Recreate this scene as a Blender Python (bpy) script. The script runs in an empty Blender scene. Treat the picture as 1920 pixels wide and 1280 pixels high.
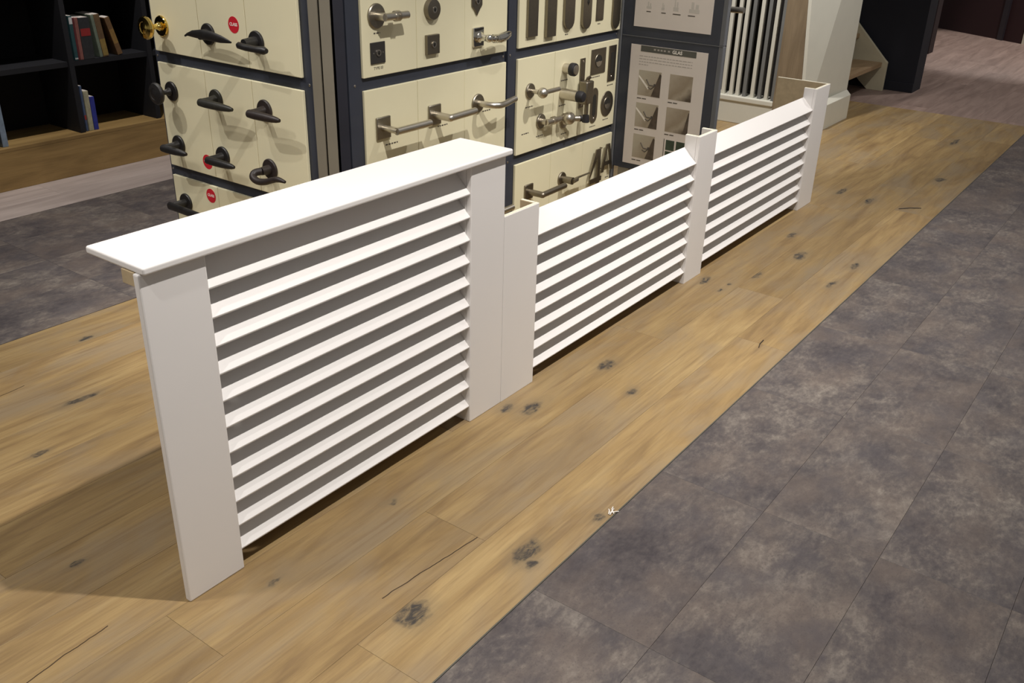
import bpy, math, random
from mathutils import Vector, Matrix
random.seed(7)
C = bpy.context.scene
COL = C.collection
PI = math.pi

# ------------------------------------------------------------------ camera
def cam_basis(a, b, c):
    f = Vector((math.sin(a)*math.cos(b), math.cos(a)*math.cos(b), -math.sin(b)))
    r = Vector((math.cos(a), -math.sin(a), 0)); u = r.cross(f)
    return f, r*math.cos(c)+u*math.sin(c), -r*math.sin(c)+u*math.cos(c)
cd = bpy.data.cameras.new('camera'); cam = bpy.data.objects.new('camera', cd); COL.objects.link(cam)
F_, R_, U_ = cam_basis(0.94777, 0.456475, 0.0278937)
M = Matrix((R_, U_, -F_)).transposed().to_4x4(); M.translation = (-0.92479, -1.55382, 1.5055)
cam.matrix_world = M
cd.sensor_width = 36; cd.lens = 36*1753.46/1920; cd.clip_start = 0.05; cd.clip_end = 60
C.camera = cam

# ------------------------------------------------------------------ world, lights, exposure
w = bpy.data.worlds.new('world'); C.world = w; w.use_nodes = True
bg = w.node_tree.nodes['Background']; bg.inputs[0].default_value = (1.0, 0.97, 0.93, 1); bg.inputs[1].default_value = 0.21
def spot(name, loc, target, watt, ang=80, blend=0.6, radius=0.04, col=(1.0, 0.95, 0.90)):
    l = bpy.data.lights.new(name, 'SPOT'); l.energy = watt; l.spot_size = math.radians(ang); l.spot_blend = blend
    l.shadow_soft_size = radius; l.color = col
    o = bpy.data.objects.new(name, l); COL.objects.link(o); o.location = loc
    o.rotation_euler = (Vector(target)-Vector(loc)).to_track_quat('-Z', 'Y').to_euler()
    return o
spot('ceiling_or_fill_spot', (0.66, -1.04, 3.1), (0.90, -0.15, 0.2), 345, 86, 1.0, 0.025)
spot('ceiling_or_fill_spot', (2.75, -1.04, 3.1), (2.95, -0.2, 0.2), 300, 82, 0.9, 0.025)
spot('ceiling_or_fill_spot', (5.20, -1.00, 3.1), (5.1, 0.0, 0.2), 140, 100, 0.8, 0.03)
spot('ceiling_or_fill_spot', (-1.15, -0.45, 3.1), (-0.7, -0.2, 0.0), 85, 100, 0.9, 0.03)  # added fill for the floor at the near left
spot('ceiling_or_fill_spot', (2.2, -3.2, 3.1), (2.3, -2.6, 0.0), 60, 75, 0.9, 0.03)
spot('ceiling_or_fill_spot', (-1.2, 1.0, 3.1), (-0.3, 0.5, 0.0), 165, 78, 1.0, 0.15)  # broad soft fill, added to lighten the floor shadow behind the tall cover
spot('ceiling_or_fill_spot', (-0.35, 2.1, 3.1), (1.3, 1.35, 0.9), 125, 50, 0.7, 0.025)
spot('ceiling_or_fill_spot', (-0.05, 1.45, 3.1), (1.3, 1.2, 0.9), 55, 50, 0.7, 0.025)
spot('ceiling_or_fill_spot', (1.55, -0.45, 3.1), (2.75, 0.62, 0.75), 75, 46, 0.9, 0.025)  # added narrow spot to brighten the posters and boards beside them
spot('ceiling_or_fill_spot', (8.60, -0.3, 3.1), (8.8, 0.1, 0.0), 120, 90, 0.8)
spot('ceiling_or_fill_spot', (11.0, 0.3, 3.1), (10.6, 0.3, 0.0), 260, 64, 0.4)
spot('ceiling_or_fill_spot', (1.50, 2.45, 3.1), (1.6, 3.05, 0.0), 215, 90, 0.8)
spot('ceiling_or_fill_spot', (3.95, 0.9, 3.1), (5.5, 0.95, 0.3), 300, 52, 0.8)  # added spot to brighten the far rack
C.view_settings.view_transform = 'Standard'; C.view_settings.look = 'None'
C.view_settings.gamma = 1.0; C.view_settings.use_curve_mapping = False
C.view_settings.exposure = -0.07

# ------------------------------------------------------------------ materials
def nm(name):
    m = bpy.data.materials.new(name); m.use_nodes = True
    nt = m.node_tree; return m, nt, nt.nodes['Principled BSDF']
def N(nt, t, **kw):
    n = nt.nodes.new(t)
    for k, v in kw.items():
        if k.startswith('i_'):
            key = k[2:]; key = int(key) if key.isdigit() else key
            n.inputs[key].default_value = v
        else: setattr(n, k, v)
    return n
def L(nt, a, b): nt.links.new(a, b)
def ramp(nt, fac, stops, interp='LINEAR'):
    r = N(nt, 'ShaderNodeValToRGB'); e = r.color_ramp.elements; r.color_ramp.interpolation = interp
    while len(e) > 1: e.remove(e[-1])
    e[0].position = stops[0][0]; e[0].color = (*stops[0][1], 1)
    for p, c in stops[1:]:
        x = e.new(p); x.color = (*c, 1)
    L(nt, fac, r.inputs[0]); return r.outputs[0]
def mix(nt, fac, a, b, mode='MIX'):
    m = N(nt, 'ShaderNodeMix', data_type='RGBA', blend_type=mode)
    for s, v in ((m.inputs[0], fac), (m.inputs[6], a), (m.inputs[7], b)):
        if hasattr(v, 'is_output') or isinstance(v, bpy.types.NodeSocket): L(nt, v, s)
        elif isinstance(v, (int, float)): s.default_value = v
        else: s.default_value = (*v, 1)
    return m.outputs[2]
def math_(nt, op, a, b=0.0):
    m = N(nt, 'ShaderNodeMath', operation=op)
    for s, v in ((m.inputs[0], a), (m.inputs[1], b)):
        if isinstance(v, (int, float)): s.default_value = v
        else: L(nt, v, s)
    return m.outputs[0]
def noise(nt, vec, scale, detail=4, rough=0.55, dist=0.0):
    n = N(nt, 'ShaderNodeTexNoise'); n.inputs['Scale'].default_value = scale; n.inputs['Detail'].default_value = detail
    n.inputs['Roughness'].default_value = rough; n.inputs['Distortion'].default_value = dist
    if vec is not None: L(nt, vec, n.inputs['Vector'])
    return n.outputs['Fac']
def wpos(nt): return N(nt, 'ShaderNodeNewGeometry').outputs['Position']
def mapv(nt, vec, scale=(1, 1, 1), loc=(0, 0, 0), rot=(0, 0, 0)):
    m = N(nt, 'ShaderNodeMapping'); m.inputs['Scale'].default_value = scale; m.inputs['Location'].default_value = loc
    m.inputs['Rotation'].default_value = rot; L(nt, vec, m.inputs['Vector']); return m.outputs[0]
def objvec(nt, k=37.0):      # world position shifted by a random amount for every object
    p = wpos(nt); oi = N(nt, 'ShaderNodeObjectInfo')
    c = N(nt, 'ShaderNodeCombineXYZ')
    L(nt, math_(nt, 'MULTIPLY', oi.outputs['Random'], k), c.inputs[0]); L(nt, math_(nt, 'MULTIPLY', oi.outputs['Random'], k*0.61), c.inputs[2])
    a = N(nt, 'ShaderNodeVectorMath', operation='ADD'); L(nt, p, a.inputs[0]); L(nt, c.outputs[0], a.inputs[1])
    return a.outputs[0], oi
def bump(nt, b, h, s, d=0.002):
    n = N(nt, 'ShaderNodeBump'); n.inputs['Strength'].default_value = s; n.inputs['Distance'].default_value = d
    L(nt, h, n.inputs['Height']); L(nt, n.outputs[0], b.inputs['Normal'])
def plain(name, col, rough=0.5, metal=0.0, var=0.06, scale=9, bs=0.0, spec=0.5):
    m, nt, b = nm(name)
    tc = N(nt, 'ShaderNodeTexCoord').outputs['Object']
    f = noise(nt, tc, scale, 4)
    lo = tuple(c*(1-var) for c in col); hi = tuple(min(1, c*(1+var)) for c in col)
    L(nt, ramp(nt, f, [(0.3, lo), (0.7, hi)]), b.inputs['Base Color'])
    b.inputs['Roughness'].default_value = rough; b.inputs['Metallic'].default_value = metal
    b.inputs['Specular IOR Level'].default_value = spec
    if bs: bump(nt, b, noise(nt, tc, 220, 3), bs, 0.001)
    return m
def metal(name, col, rough, grain=0.25):
    m, nt, b = nm(name)
    tc = N(nt, 'ShaderNodeTexCoord').outputs['Object']
    f = noise(nt, mapv(nt, tc, (20, 20, 400)), 6, 3)
    L(nt, ramp(nt, f, [(0.3, tuple(c*(1-grain*0.4) for c in col)), (0.7, col)]), b.inputs['Base Color'])
    b.inputs['Metallic'].default_value = 1.0; b.inputs['Roughness'].default_value = rough
    return m
def wood_grain(nt, v, oi, dark, mid, light, grey=None):
    long_ = noise(nt, mapv(nt, v, (0.9, 6.5, 6.5)), 1.7, 6, 0.6, 0.9)
    fine = noise(nt, mapv(nt, v, (2.5, 70, 70)), 2.0, 4, 0.6, 0.3)
    cloud = noise(nt, mapv(nt, v, (1.2, 3.0, 3.0)), 1.6, 4, 0.6, 0.5)
    c = ramp(nt, long_, [(0.30, dark), (0.50, mid), (0.70, light)])
    c = mix(nt, ramp(nt, fine, [(0.45, (0, 0, 0)), (0.75, (0.5, 0.5, 0.5))]), c, tuple(x*0.66 for x in mid))
    if grey: c = mix(nt, ramp(nt, cloud, [(0.46, (0, 0, 0)), (0.66, (0.8, 0.8, 0.8))]), c, grey)
    br = math_(nt, 'ADD', math_(nt, 'MULTIPLY', oi.outputs['Random'], 0.22), 0.92)
    hv = N(nt, 'ShaderNodeHueSaturation'); L(nt, c, hv.inputs['Color']); L(nt, br, hv.inputs['Value'])
    return hv.outputs[0], fine
def oak(name, knots=(), cracks=()):
    m, nt, b = nm(name)
    v, oi = objvec(nt)
    c, fine = wood_grain(nt, v, oi, (0.195, 0.125, 0.058), (0.305, 0.206, 0.092), (0.375, 0.266, 0.124), (0.262, 0.200, 0.126))
    st = noise(nt, mapv(nt, v, (1.3, 26, 26), (3, 1, 0)), 2.4, 5, 0.65, 0.5)
    c = mix(nt, ramp(nt, st, [(0.50, (0, 0, 0)), (0.72, (0.6, 0.6, 0.6))]), c, (0.185, 0.118, 0.062))
    # short dark checks in the grain
    ch = noise(nt, mapv(nt, v, (1.6, 34, 34)), 2.2, 5, 0.7, 0.4)
    chm = ramp(nt, ch, [(0.70, (0, 0, 0)), (0.76, (0.75, 0.75, 0.75))])
    c = mix(nt, chm, c, (0.13, 0.085, 0.045))
    p = wpos(nt)
    wob = N(nt, 'ShaderNodeTexNoise'); wob.inputs['Scale'].default_value = 22; wob.inputs['Detail'].default_value = 4
    L(nt, p, wob.inputs['Vector'])
    ws = N(nt, 'ShaderNodeVectorMath', operation='MULTIPLY_ADD'); L(nt, wob.outputs['Color'], ws.inputs[0])
    ws.inputs[1].default_value = (0.045, 0.045, 0); L(nt, p, ws.inputs[2])
    for (kx, ky, rx, ry) in knots:
        s = N(nt, 'ShaderNodeVectorMath', operation='SUBTRACT'); L(nt, ws.outputs[0], s.inputs[0]); s.inputs[1].default_value = (kx+0.0225, ky+0.0225, 0)
        q = N(nt, 'ShaderNodeVectorMath', operation='MULTIPLY'); L(nt, s.outputs[0], q.inputs[0]); q.inputs[1].default_value = (1/rx, 1/ry, 0)
        d = N(nt, 'ShaderNodeVectorMath', operation='LENGTH'); L(nt, q.outputs[0], d.inputs[0]); d = d.outputs['Value']
        halo = ramp(nt, math_(nt, 'MULTIPLY', d, 0.4), [(0.15, (0.6, 0.6, 0.6)), (0.8, (0, 0, 0))])
        c = mix(nt, halo, c, (0.20, 0.155, 0.095))
        spots = noise(nt, mapv(nt, p, (0.6, 1.4, 1)), 42, 5, 0.7, 0.8)
        core = math_(nt, 'MULTIPLY', ramp(nt, d, [(0.6, (1, 1, 1)), (1.05, (0, 0, 0))]), ramp(nt, spots, [(0.42, (1, 1, 1)), (0.60, (0.25, 0.25, 0.25))]))
        c = mix(nt, core, c, (0.055, 0.048, 0.042))
    for (x0, y0, x1, y1) in cracks:
        # thin dark crack following the grain, running from (x0,y0) to (x1,y1)
        sp = N(nt, 'ShaderNodeSeparateXYZ'); L(nt, p, sp.inputs[0])
        wy = math_(nt, 'MULTIPLY', math_(nt, 'SUBTRACT', noise(nt, mapv(nt, p, (1, 0, 0)), 9, 3), 0.5), 0.02)
        t = math_(nt, 'DIVIDE', math_(nt, 'SUBTRACT', sp.outputs[0], x0), (x1-x0))
        yy = math_(nt, 'ADD', math_(nt, 'MULTIPLY', t, (y1-y0)), y0)
        dist = math_(nt, 'ABSOLUTE', math_(nt, 'SUBTRACT', math_(nt, 'SUBTRACT', sp.outputs[1], yy), wy))
        line = math_(nt, 'LESS_THAN', dist, 0.0016)
        ins = math_(nt, 'MULTIPLY', math_(nt, 'GREATER_THAN', t, 0.0), math_(nt, 'LESS_THAN', t, 1.0))
        c = mix(nt, math_(nt, 'MULTIPLY', line, math_(nt, 'MULTIPLY', ins, 0.9)), c, (0.035, 0.02, 0.012))
    L(nt, c, b.inputs['Base Color']); b.inputs['Roughness'].default_value = 0.50
    b.inputs['Specular IOR Level'].default_value = 0.35
    bump(nt, b, fine, 0.12, 0.001)
    return m
def laminate(name, dark, mid, light):
    m, nt, b = nm(name)
    v, oi = objvec(nt)
    c, fine = wood_grain(nt, v, oi, dark, mid, light)
    L(nt, c, b.inputs['Base Color']); b.inputs['Roughness'].default_value = 0.5
    bump(nt, b, fine, 0.1, 0.001); return m
def stone(name):
    m, nt, b = nm(name)
    v, oi = objvec(nt)
    a = noise(nt, mapv(nt, v, (1.0, 1.15, 1.0)), 7.5, 8, 0.68, 0.35)
    a2 = noise(nt, mapv(nt, v, (0.9, 1.2, 1.0), (5, 3, 1)), 2.9, 4, 0.55, 0.2)
    fine = noise(nt, mapv(nt, v, (1.6, 3.0, 1.0), (2, 8, 1)), 22, 5, 0.65, 0.3)
    s = math_(nt, 'ADD', math_(nt, 'ADD', math_(nt, 'MULTIPLY', a, 0.45), math_(nt, 'MULTIPLY', a2, 0.25)), math_(nt, 'MULTIPLY', fine, 0.30))
    c = ramp(nt, s, [(0.38, (0.056, 0.048, 0.052)), (0.475, (0.092, 0.079, 0.078)), (0.53, (0.128, 0.109, 0.100)), (0.595, (0.195, 0.169, 0.147)), (0.68, (0.31, 0.277, 0.240))])
    hue = noise(nt, mapv(nt, v, (1, 1.4, 1), (9, 2, 4)), 4.1, 4)
    c = mix(nt, ramp(nt, hue, [(0.45, (0, 0, 0)), (0.65, (0.45, 0.45, 0.45))]), c, (0.165, 0.128, 0.105))
    hue2 = noise(nt, mapv(nt, v, (1, 1.4, 1), (1, 7, 4)), 5.1, 4)
    c = mix(nt, ramp(nt, hue2, [(0.50, (0, 0, 0)), (0.68, (0.5, 0.5, 0.5))]), c, (0.080, 0.072, 0.080))
    sp = noise(nt, v, 190, 2, 0.5)
    c = mix(nt, ramp(nt, sp, [(0.30, (0.35, 0.35, 0.35)), (0.42, (0, 0, 0))]), c, (0.05, 0.045, 0.045))
    L(nt, c, b.inputs['Base Color']); b.inputs['Roughness'].default_value = 0.5
    b.inputs['Specular IOR Level'].default_value = 0.4
    bump(nt, b, a, 0.08, 0.002); return m

WHITE = plain('white_lacquer', (0.80, 0.775, 0.755), 0.38, var=0.012, scale=3, bs=0.02)
EDGE = plain('cream_edge', (0.83, 0.79, 0.64), 0.5, var=0.04)
MDF = plain('raw_fibreboard', (0.46, 0.36, 0.22), 0.8, var=0.10, scale=30, bs=0.1)
CREAM = plain('cream_board', (0.74, 0.69, 0.48), 0.5, var=0.03, scale=2.5, bs=0.02)
NAVY = plain('navy_frame_paint', (0.032, 0.037, 0.053), 0.5, var=0.10)
NAVYD = plain('dark_navy_paint', (0.012, 0.013, 0.022), 0.6, var=0.15)
BLACK = plain('black_void_paint', (0.004, 0.004, 0.006), 0.8, var=0.1)
TAUPE = plain('taupe_profile', (0.195, 0.175, 0.135), 0.5, var=0.04)
GREYE = plain('grey_edge_band', (0.11, 0.115, 0.125), 0.5, var=0.05)
STEEL = metal('brushed_steel', (0.60, 0.56, 0.49), 0.34)
STEELD = metal('dull_steel', (0.27, 0.24, 0.19), 0.42)
CHROME = metal('polished_chrome', (0.72, 0.70, 0.64), 0.10)
ROSE = metal('satin_steel', (0.33, 0.30, 0.245), 0.38)
BRASS = metal('polished_brass', (0.80, 0.58, 0.16), 0.12)
IRON = plain('black_iron', (0.011, 0.010, 0.010), 0.45, var=0.25, scale=40, bs=0.12)
IRONB = plain('brown_iron', (0.020, 0.0135, 0.012), 0.48, var=0.25, scale=40, bs=0.12)
IRONG = plain('grey_iron', (0.020, 0.019, 0.014), 0.48, var=0.25, scale=40, bs=0.12)
RUBBER = plain('black_rubber', (0.014, 0.013, 0.016), 0.6)
HOLE = plain('dark_recess', (0.02, 0.018, 0.014), 0.7)
RED = plain('red_sticker', (0.55, 0.015, 0.03), 0.45, var=0.05)
PAPER = plain('poster_paper', (0.64, 0.585, 0.54), 0.6, var=0.02)
INK = plain('print_ink', (0.07, 0.06, 0.05), 0.7)
INKL = plain('pale_print', (0.36, 0.33, 0.30), 0.7)
INKW = plain('white_print', (0.80, 0.76, 0.70), 0.7)
FAINT = plain('faint_print', (0.50, 0.47, 0.43), 0.7)
BANNER = plain('banner_print', (0.085, 0.085, 0.072), 0.7, var=0.2, scale=6)
OAKS = None
PALEW = plain('white_cabinet_paint', (0.72, 0.71, 0.62), 0.45, var=0.02)
WALLD = plain('dark_navy_wall', (0.010, 0.011, 0.019), 0.75, var=0.15, scale=2)
WALLR = plain('dark_red_wall', (0.032, 0.009, 0.011), 0.7, var=0.2, scale=1)
WALLB = plain('shop_wall_paint', (0.02, 0.02, 0.026), 0.8)
SUB = plain('subfloor', (0.05, 0.042, 0.035), 0.9)
CREAMW = plain('cream_string_paint', (0.58, 0.53, 0.38), 0.5, var=0.05)
def simple_wood(name, dark, mid, light, axis=0, rough=0.5):
    m, nt, b = nm(name)
    p = wpos(nt); rots = [(0, 0, 0), (0, 0, PI/2), (0, PI/2, 0)][axis]
    v = mapv(nt, p, (1, 1, 1), (0, 0, 0), rots); oi = N(nt, 'ShaderNodeObjectInfo')
    c, fine = wood_grain(nt, v, oi, dark, mid, light)
    L(nt, c, b.inputs['Base Color']); b.inputs['Roughness'].default_value = rough
    bump(nt, b, fine, 0.1, 0.001); return m
OAKP = simple_wood('plinth_oak', (0.20, 0.125, 0.045), (0.29, 0.185, 0.068), (0.36, 0.235, 0.09))
OAKV = simple_wood('grey_oak_board', (0.22, 0.165, 0.105), (0.27, 0.205, 0.13), (0.32, 0.245, 0.16), 2)
OAKT = simple_wood('tread_oak', (0.27, 0.17, 0.09), (0.36, 0.24, 0.13), (0.42, 0.29, 0.17))

# ------------------------------------------------------------------ mesh helpers
class MB:
    def __init__(s): s.v = []; s.f = []
    def add(s, vs, fs):
        o = len(s.v); s.v += [tuple(x) for x in vs]; s.f += [tuple(i+o for i in f) for f in fs]; return s
    def box(s, x0, x1, y0, y1, z0, z1):
        vs = [(x0, y0, z0), (x1, y0, z0), (x1, y1, z0), (x0, y1, z0), (x0, y0, z1), (x1, y0, z1), (x1, y1, z1), (x0, y1, z1)]
        return s.add(vs, [(0, 3, 2, 1), (4, 5, 6, 7), (0, 1, 5, 4), (1, 2, 6, 5), (2, 3, 7, 6), (3, 0, 4, 7)])
    def prism(s, poly, a0, a1, axis=2):      # polygon extruded along an axis
        def P(p, a):
            return {2: (p[0], p[1], a), 0: (a, p[0], p[1]), 1: (p[0], a, p[1])}[axis]
        n = len(poly); vs = [P(p, a0) for p in poly]+[P(p, a1) for p in poly]
        return s.add(vs, [tuple(range(n))[::-1], tuple(range(n, 2*n))]+[(i, (i+1) % n, n+(i+1) % n, n+i) for i in range(n)])
    def tube(s, pts, rad, n=12, flat=1.0, flatdir=None):
        pts = [Vector(p) for p in pts]; k = len(pts)
        if not hasattr(rad, '__len__'): rad = [rad]*k
        ref = Vector(flatdir) if flatdir else None; vs = []; prev = None
        for i, p in enumerate(pts):
            t = (pts[min(i+1, k-1)]-pts[max(i-1, 0)]).normalized()
            if ref is not None: a = (ref-t*ref.dot(t)).normalized()
            elif prev is None: a = t.orthogonal().normalized()
            else: a = (prev-t*prev.dot(t)).normalized()
            prev = a; b = t.cross(a)
            for j in range(n):
                th = 2*PI*j/n; vs.append(p+(a*math.cos(th)*flat+b*math.sin(th))*rad[i])
        fs = [(i*n+j, i*n+(j+1) % n, (i+1)*n+(j+1) % n, (i+1)*n+j) for i in range(k-1) for j in range(n)]
        fs += [tuple(range(n))[::-1], tuple(range((k-1)*n, k*n))]
        return s.add(vs, fs)
    def lathe(s, prof, n=28, c=(0, 0, 0), axis='z', sx=1.0, sy=1.0):   # prof: (radius, height)
        vs = []
        for r, h in prof:
            for j in range(n):
                th = 2*PI*j/n; q = (r*math.cos(th)*sx, r*math.sin(th)*sy, h)
                if axis == 'x': q = (q[2], q[0], q[1])
                if axis == 'y': q = (q[0], q[2], q[1])
                vs.append((q[0]+c[0], q[1]+c[1], q[2]+c[2]))
        k = len(prof)
        fs = [(i*n+j, i*n+(j+1) % n, (i+1)*n+(j+1) % n, (i+1)*n+j) for i in range(k-1) for j in range(n)]
        fs += [tuple(range(n))[::-1], tuple(range((k-1)*n, k*n))]
        return s.add(vs, fs)
    def sphere(s, c, r, n=16):
        return s.lathe([(max(1e-4, r*math.sin(PI*i/n)), -r*math.cos(PI*i/n)) for i in range(n+1)], n*2, c)
    def mesh(s, name, smooth=None):
        me = bpy.data.meshes.new(name); me.from_pydata(s.v, [], s.f); me.validate()
        import bmesh
        bm = bmesh.new(); bm.from_mesh(me); bmesh.ops.recalc_face_normals(bm, faces=bm.faces); bm.to_mesh(me); bm.free()
        if smooth:
            me.polygons.foreach_set('use_smooth', [True]*len(me.polygons)); me.set_sharp_from_angle(angle=math.radians(smooth))
        return me
    def build(s, name, mat, parent=None, bevel=0.0, smooth=None, seg=2, label=None, local=False):
        if parent is not None and not local:
            inv = full(parent).inverted(); s.v = [tuple(inv @ Vector(v)) for v in s.v]
        me = s.mesh(name, smooth); me.materials.append(mat)
        o = bpy.data.objects.new(name, me); COL.objects.link(o)
        if parent is not None: o.parent = parent
        if bevel:
            b = o.modifiers.new('bevel', 'BEVEL'); b.width = bevel; b.segments = seg; b.limit_method = 'ANGLE'; b.angle_limit = math.radians(35)
        if label: o['label'] = label
        return o
def full(o):
    m = o.matrix_basis.copy()
    while o.parent: o = o.parent; m = o.matrix_basis @ m
    return m
def thing(name, label, cat, loc=(0, 0, 0), basis=None, group=None):
    o = bpy.data.objects.new(name, None); COL.objects.link(o); o.empty_display_size = 0.05
    if basis:
        m = Matrix(basis).transposed().to_4x4(); m.translation = loc; o.matrix_basis = m
    else: o.location = loc
    o['label'] = label; o['category'] = cat
    if group: o['group'] = group
    return o
def tag(o, label, cat, group=None):
    o['label'] = label; o['category'] = cat
    if group: o['group'] = group
    return o
def struct(o): o['kind'] = 'structure'; return o
# wall bases: local x = along the face to the viewer's right, y = up, z = out of the face
FL = ((0, -1, 0), (0, 0, 1), (-1, 0, 0))      # faces looking towards -X
FM = ((1, 0, 0), (0, 0, 1), (0, -1, 0))       # faces looking towards -Y
def text_mesh(txt, size, name, mat, parent, loc, depth=0.0004, align='CENTER', sx=1.0, bold=0.0, rot=0.0, local=True):
    cu = bpy.data.curves.new('t', 'FONT'); cu.body = txt; cu.size = size; cu.extrude = depth; cu.align_x = align; cu.align_y = 'CENTER'
    cu.offset = bold; cu.resolution_u = 3
    t = bpy.data.objects.new('t', cu); COL.objects.link(t)
    dg = bpy.context.evaluated_depsgraph_get(); me = bpy.data.meshes.new_from_object(t.evaluated_get(dg))
    bpy.data.objects.remove(t); bpy.data.curves.remove(cu)
    me.transform(Matrix.Translation(loc) @ Matrix.Rotation(rot, 4, 'Z') @ Matrix.Diagonal((sx, 1, 1, 1)))
    me.name = name; me.materials.clear(); me.materials.append(mat)
    o = bpy.data.objects.new(name, me); COL.objects.link(o); o.parent = parent
    return o

# ================================================================== THE FLOOR
floor = MB().box(-5, 15, -6, 5, -0.06, -0.006).build('floor', SUB); struct(floor)
Y0, YW = -0.595, 0.2007
row_joint = {0: 0.141, 1: 0.596, 2: -0.060, 3: 0.95, 4: 0.42, 5: -0.215, 6: 1.25, 7: 0.70, 8: -0.35, 9: 1.05, 10: 0.30}
KN = [(0.285, -0.424, .050, .042), (0.626, -0.503, .062, .030), (0.596, -0.542, .018, .014), (0.571, -0.095, .020, .014), (0.161, -0.091, .022, .008),
      (1.624, -0.132, .055, .026), (1.215, -0.101, .060, .028), (1.164, -0.039, .035, .018), (2.558, -0.055, .060, .022), (2.511, -0.154, .020, .012),
      (2.59, -0.150, .018, .010), (2.761, -0.195, .045, .020), (1.515, -0.292, .030, .016), (0.117, 0.855, .028, .014), (0.621, 1.434, .032, .016),
      (-0.086, 0.325, .020, .012), (0.363, 1.047, .070, .016), (4.886, -0.434, .060, .030), (4.184, -0.242, .070, .020), (3.122, -0.260, .070, .026),
      (2.875, -0.491, .050, .014), (3.373, -0.125, .050, .014), (4.269, -0.062, .080, .020), (5.935, -0.273, .120, .020), (3.157, -0.502, .050, .014), (0.86, -0.575, .024, .014)]
CR = [(-0.40, 0.060, -0.158, 0.082), (0.28, -0.335, 0.62, -0.372), (0.02, 1.24, 0.30, 1.27)]
oak_base = oak('oak_floor')
mesh_cache = {}
def plank_mesh(kind, lx, ly, gap=0.0003):
    key = (kind, round(lx, 4), round(ly, 4))
    if key not in mesh_cache:
        b = 0.0004; a = [(gap, gap), (lx-gap, gap), (lx-gap, ly-gap), (gap, ly-gap)]
        c = [(gap+b, gap+b), (lx-gap-b, gap+b), (lx-gap-b, ly-gap-b), (gap+b, ly-gap-b)]
        vs = [(x, y, -0.0055) for x, y in a]+[(x, y, -0.0003) for x, y in a]+[(x, y, 0) for x, y in c]
        fs = [(8, 9, 10, 11)]+[(i, (i+1) % 4, 4+(i+1) % 4, 4+i) for i in range(4)]+[(4+i, 4+(i+1) % 4, 8+(i+1) % 4, 8+i) for i in range(4)]+[(3, 2, 1, 0)]
        me = bpy.data.meshes.new(kind); me.from_pydata(vs, [], fs); mesh_cache[key] = me
        me.materials.append(oak_base)
    return mesh_cache[key]
def piece(name, kind, x, y, lx, ly, mat):
    me = plank_mesh(kind, lx, ly)
    o = bpy.data.objects.new(name, me); COL.objects.link(o); o.parent = floor; o.location = (x, y, 0)
    o.material_slots[0].link = 'OBJECT'; o.material_slots[0].material = mat
    return o
ENDX = 6.80
for r in range(11):
    y = Y0+r*YW; xs = [row_joint[r]-2.0*k for k in (2, 1, 0)]+[row_joint[r]+1.99*k for k in (1, 2, 3, 4)]
    xs = [x for x in xs if x < ENDX-0.3]+[ENDX]
    for x0, x1 in zip(xs[:-1], xs[1:]):
        if x0 < -4.5: continue
        kn = [k for k in KN if x0 <= k[0] < x1 and y <= k[1] < y+YW]
        cr = [c for c in CR if x0-0.1 <= (c[0]+c[2])/2 < x1 and y <= (c[1]+c[3])/2 < y+YW]
        piece('plank', 'plank', x0, y, x1-x0, YW, oak('oak_floor_knotty', kn, cr) if kn or cr else oak_base)
STONE = stone('dark_stone_tile')
TX, TY = 0.635, 0.3085
for j in range(9):
    for i in range(-3, 16):
        x = 0.525+TX*i; y = Y0-0.004-TY*(j+1)
        if x-(-0.92) < 0.4 and j > 3 and i < -1: continue
        if x > ENDX+1.6: continue
        piece('floor_tile', 'floor_tile', x, y, TX, TY, STONE)
for j in range(4):
    for i in range(-5, 8):
        piece('floor_tile', 'floor_tile', 0.30+TX*i, 1.6165+0.316*j, TX, 0.316, STONE)
LAMP = laminate('pale_laminate', (0.33, 0.27, 0.245), (0.42, 0.35, 0.32), (0.50, 0.42, 0.385))
LAMR = laminate('pink_grey_laminate', (0.19, 0.130, 0.108), (0.27, 0.190, 0.160), (0.34, 0.245, 0.208))
for j in range(2):
    for i in range(-3, 4):
        piece('plank', 'plank', -0.3+1.28*i+0.5*j, 2.8815, 1.28, 0.19, LAMP) if j == 0 else piece('plank', 'plank', -0.3+1.28*i+0.5, 3.0715, 1.28, 0.2385, LAMP)
for j in range(-10, 16):
    y = Y0+0.19*j
    off = random.random()*1.2
    for i in range(6):
        x0 = ENDX if i == 0 else ENDX+off+1.28*(i-1); x1 = ENDX+off+1.28*i
        if y < Y0-0.01:
            if x1 < ENDX+1.75: continue
            x0 = max(x0, ENDX+1.96)
        if x1-x0 < 0.06: continue
        piece('plank', 'plank', x0, y, x1-x0, 0.19, LAMR)
tr = MB().box(-4, ENDX, Y0-0.0035, Y0-0.0002, -0.005, 0.0008).build('trim_1', plain('joint_strip', (0.10, 0.095, 0.075), 0.5)); struct(tr)

# debris on the floor
d = MB()
for a in ((0, 0, .03, .006), (.006, .008, .028, -.010), (.010, -.006, .036, .012), (.0, .004, .02, .016)):
    d.tube([(0.885+a[0], -0.590+a[1], 0.003), (0.885+a[2]*0.6, -0.590+a[3]*0.6, 0.006), (0.885+a[2], -0.590+a[3], 0.002)], 0.0016, 6)
tag(d.build('paper_scrap', INKW), 'small white torn scrap lying where the oak strip meets the dark tiles', 'scrap')
d = MB().tube([(2.095, -0.495, .0015), (2.125, -0.487, .003), (2.165, -0.484, .0015)], 0.0016, 6)
tag(d.build('wood_splinter', IRON), 'thin dark splinter lying across the oak floor near its outer edge', 'splinter')
d = MB().tube([(3.95+.2, -0.41, .002), (4.20, -0.455, .004), (4.24, -0.50, .002)], 0.002, 6)
tag(d.build('dark_wire', IRONB), 'thin brown wire lying on the far oak floor beyond the low cover', 'wire')

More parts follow.
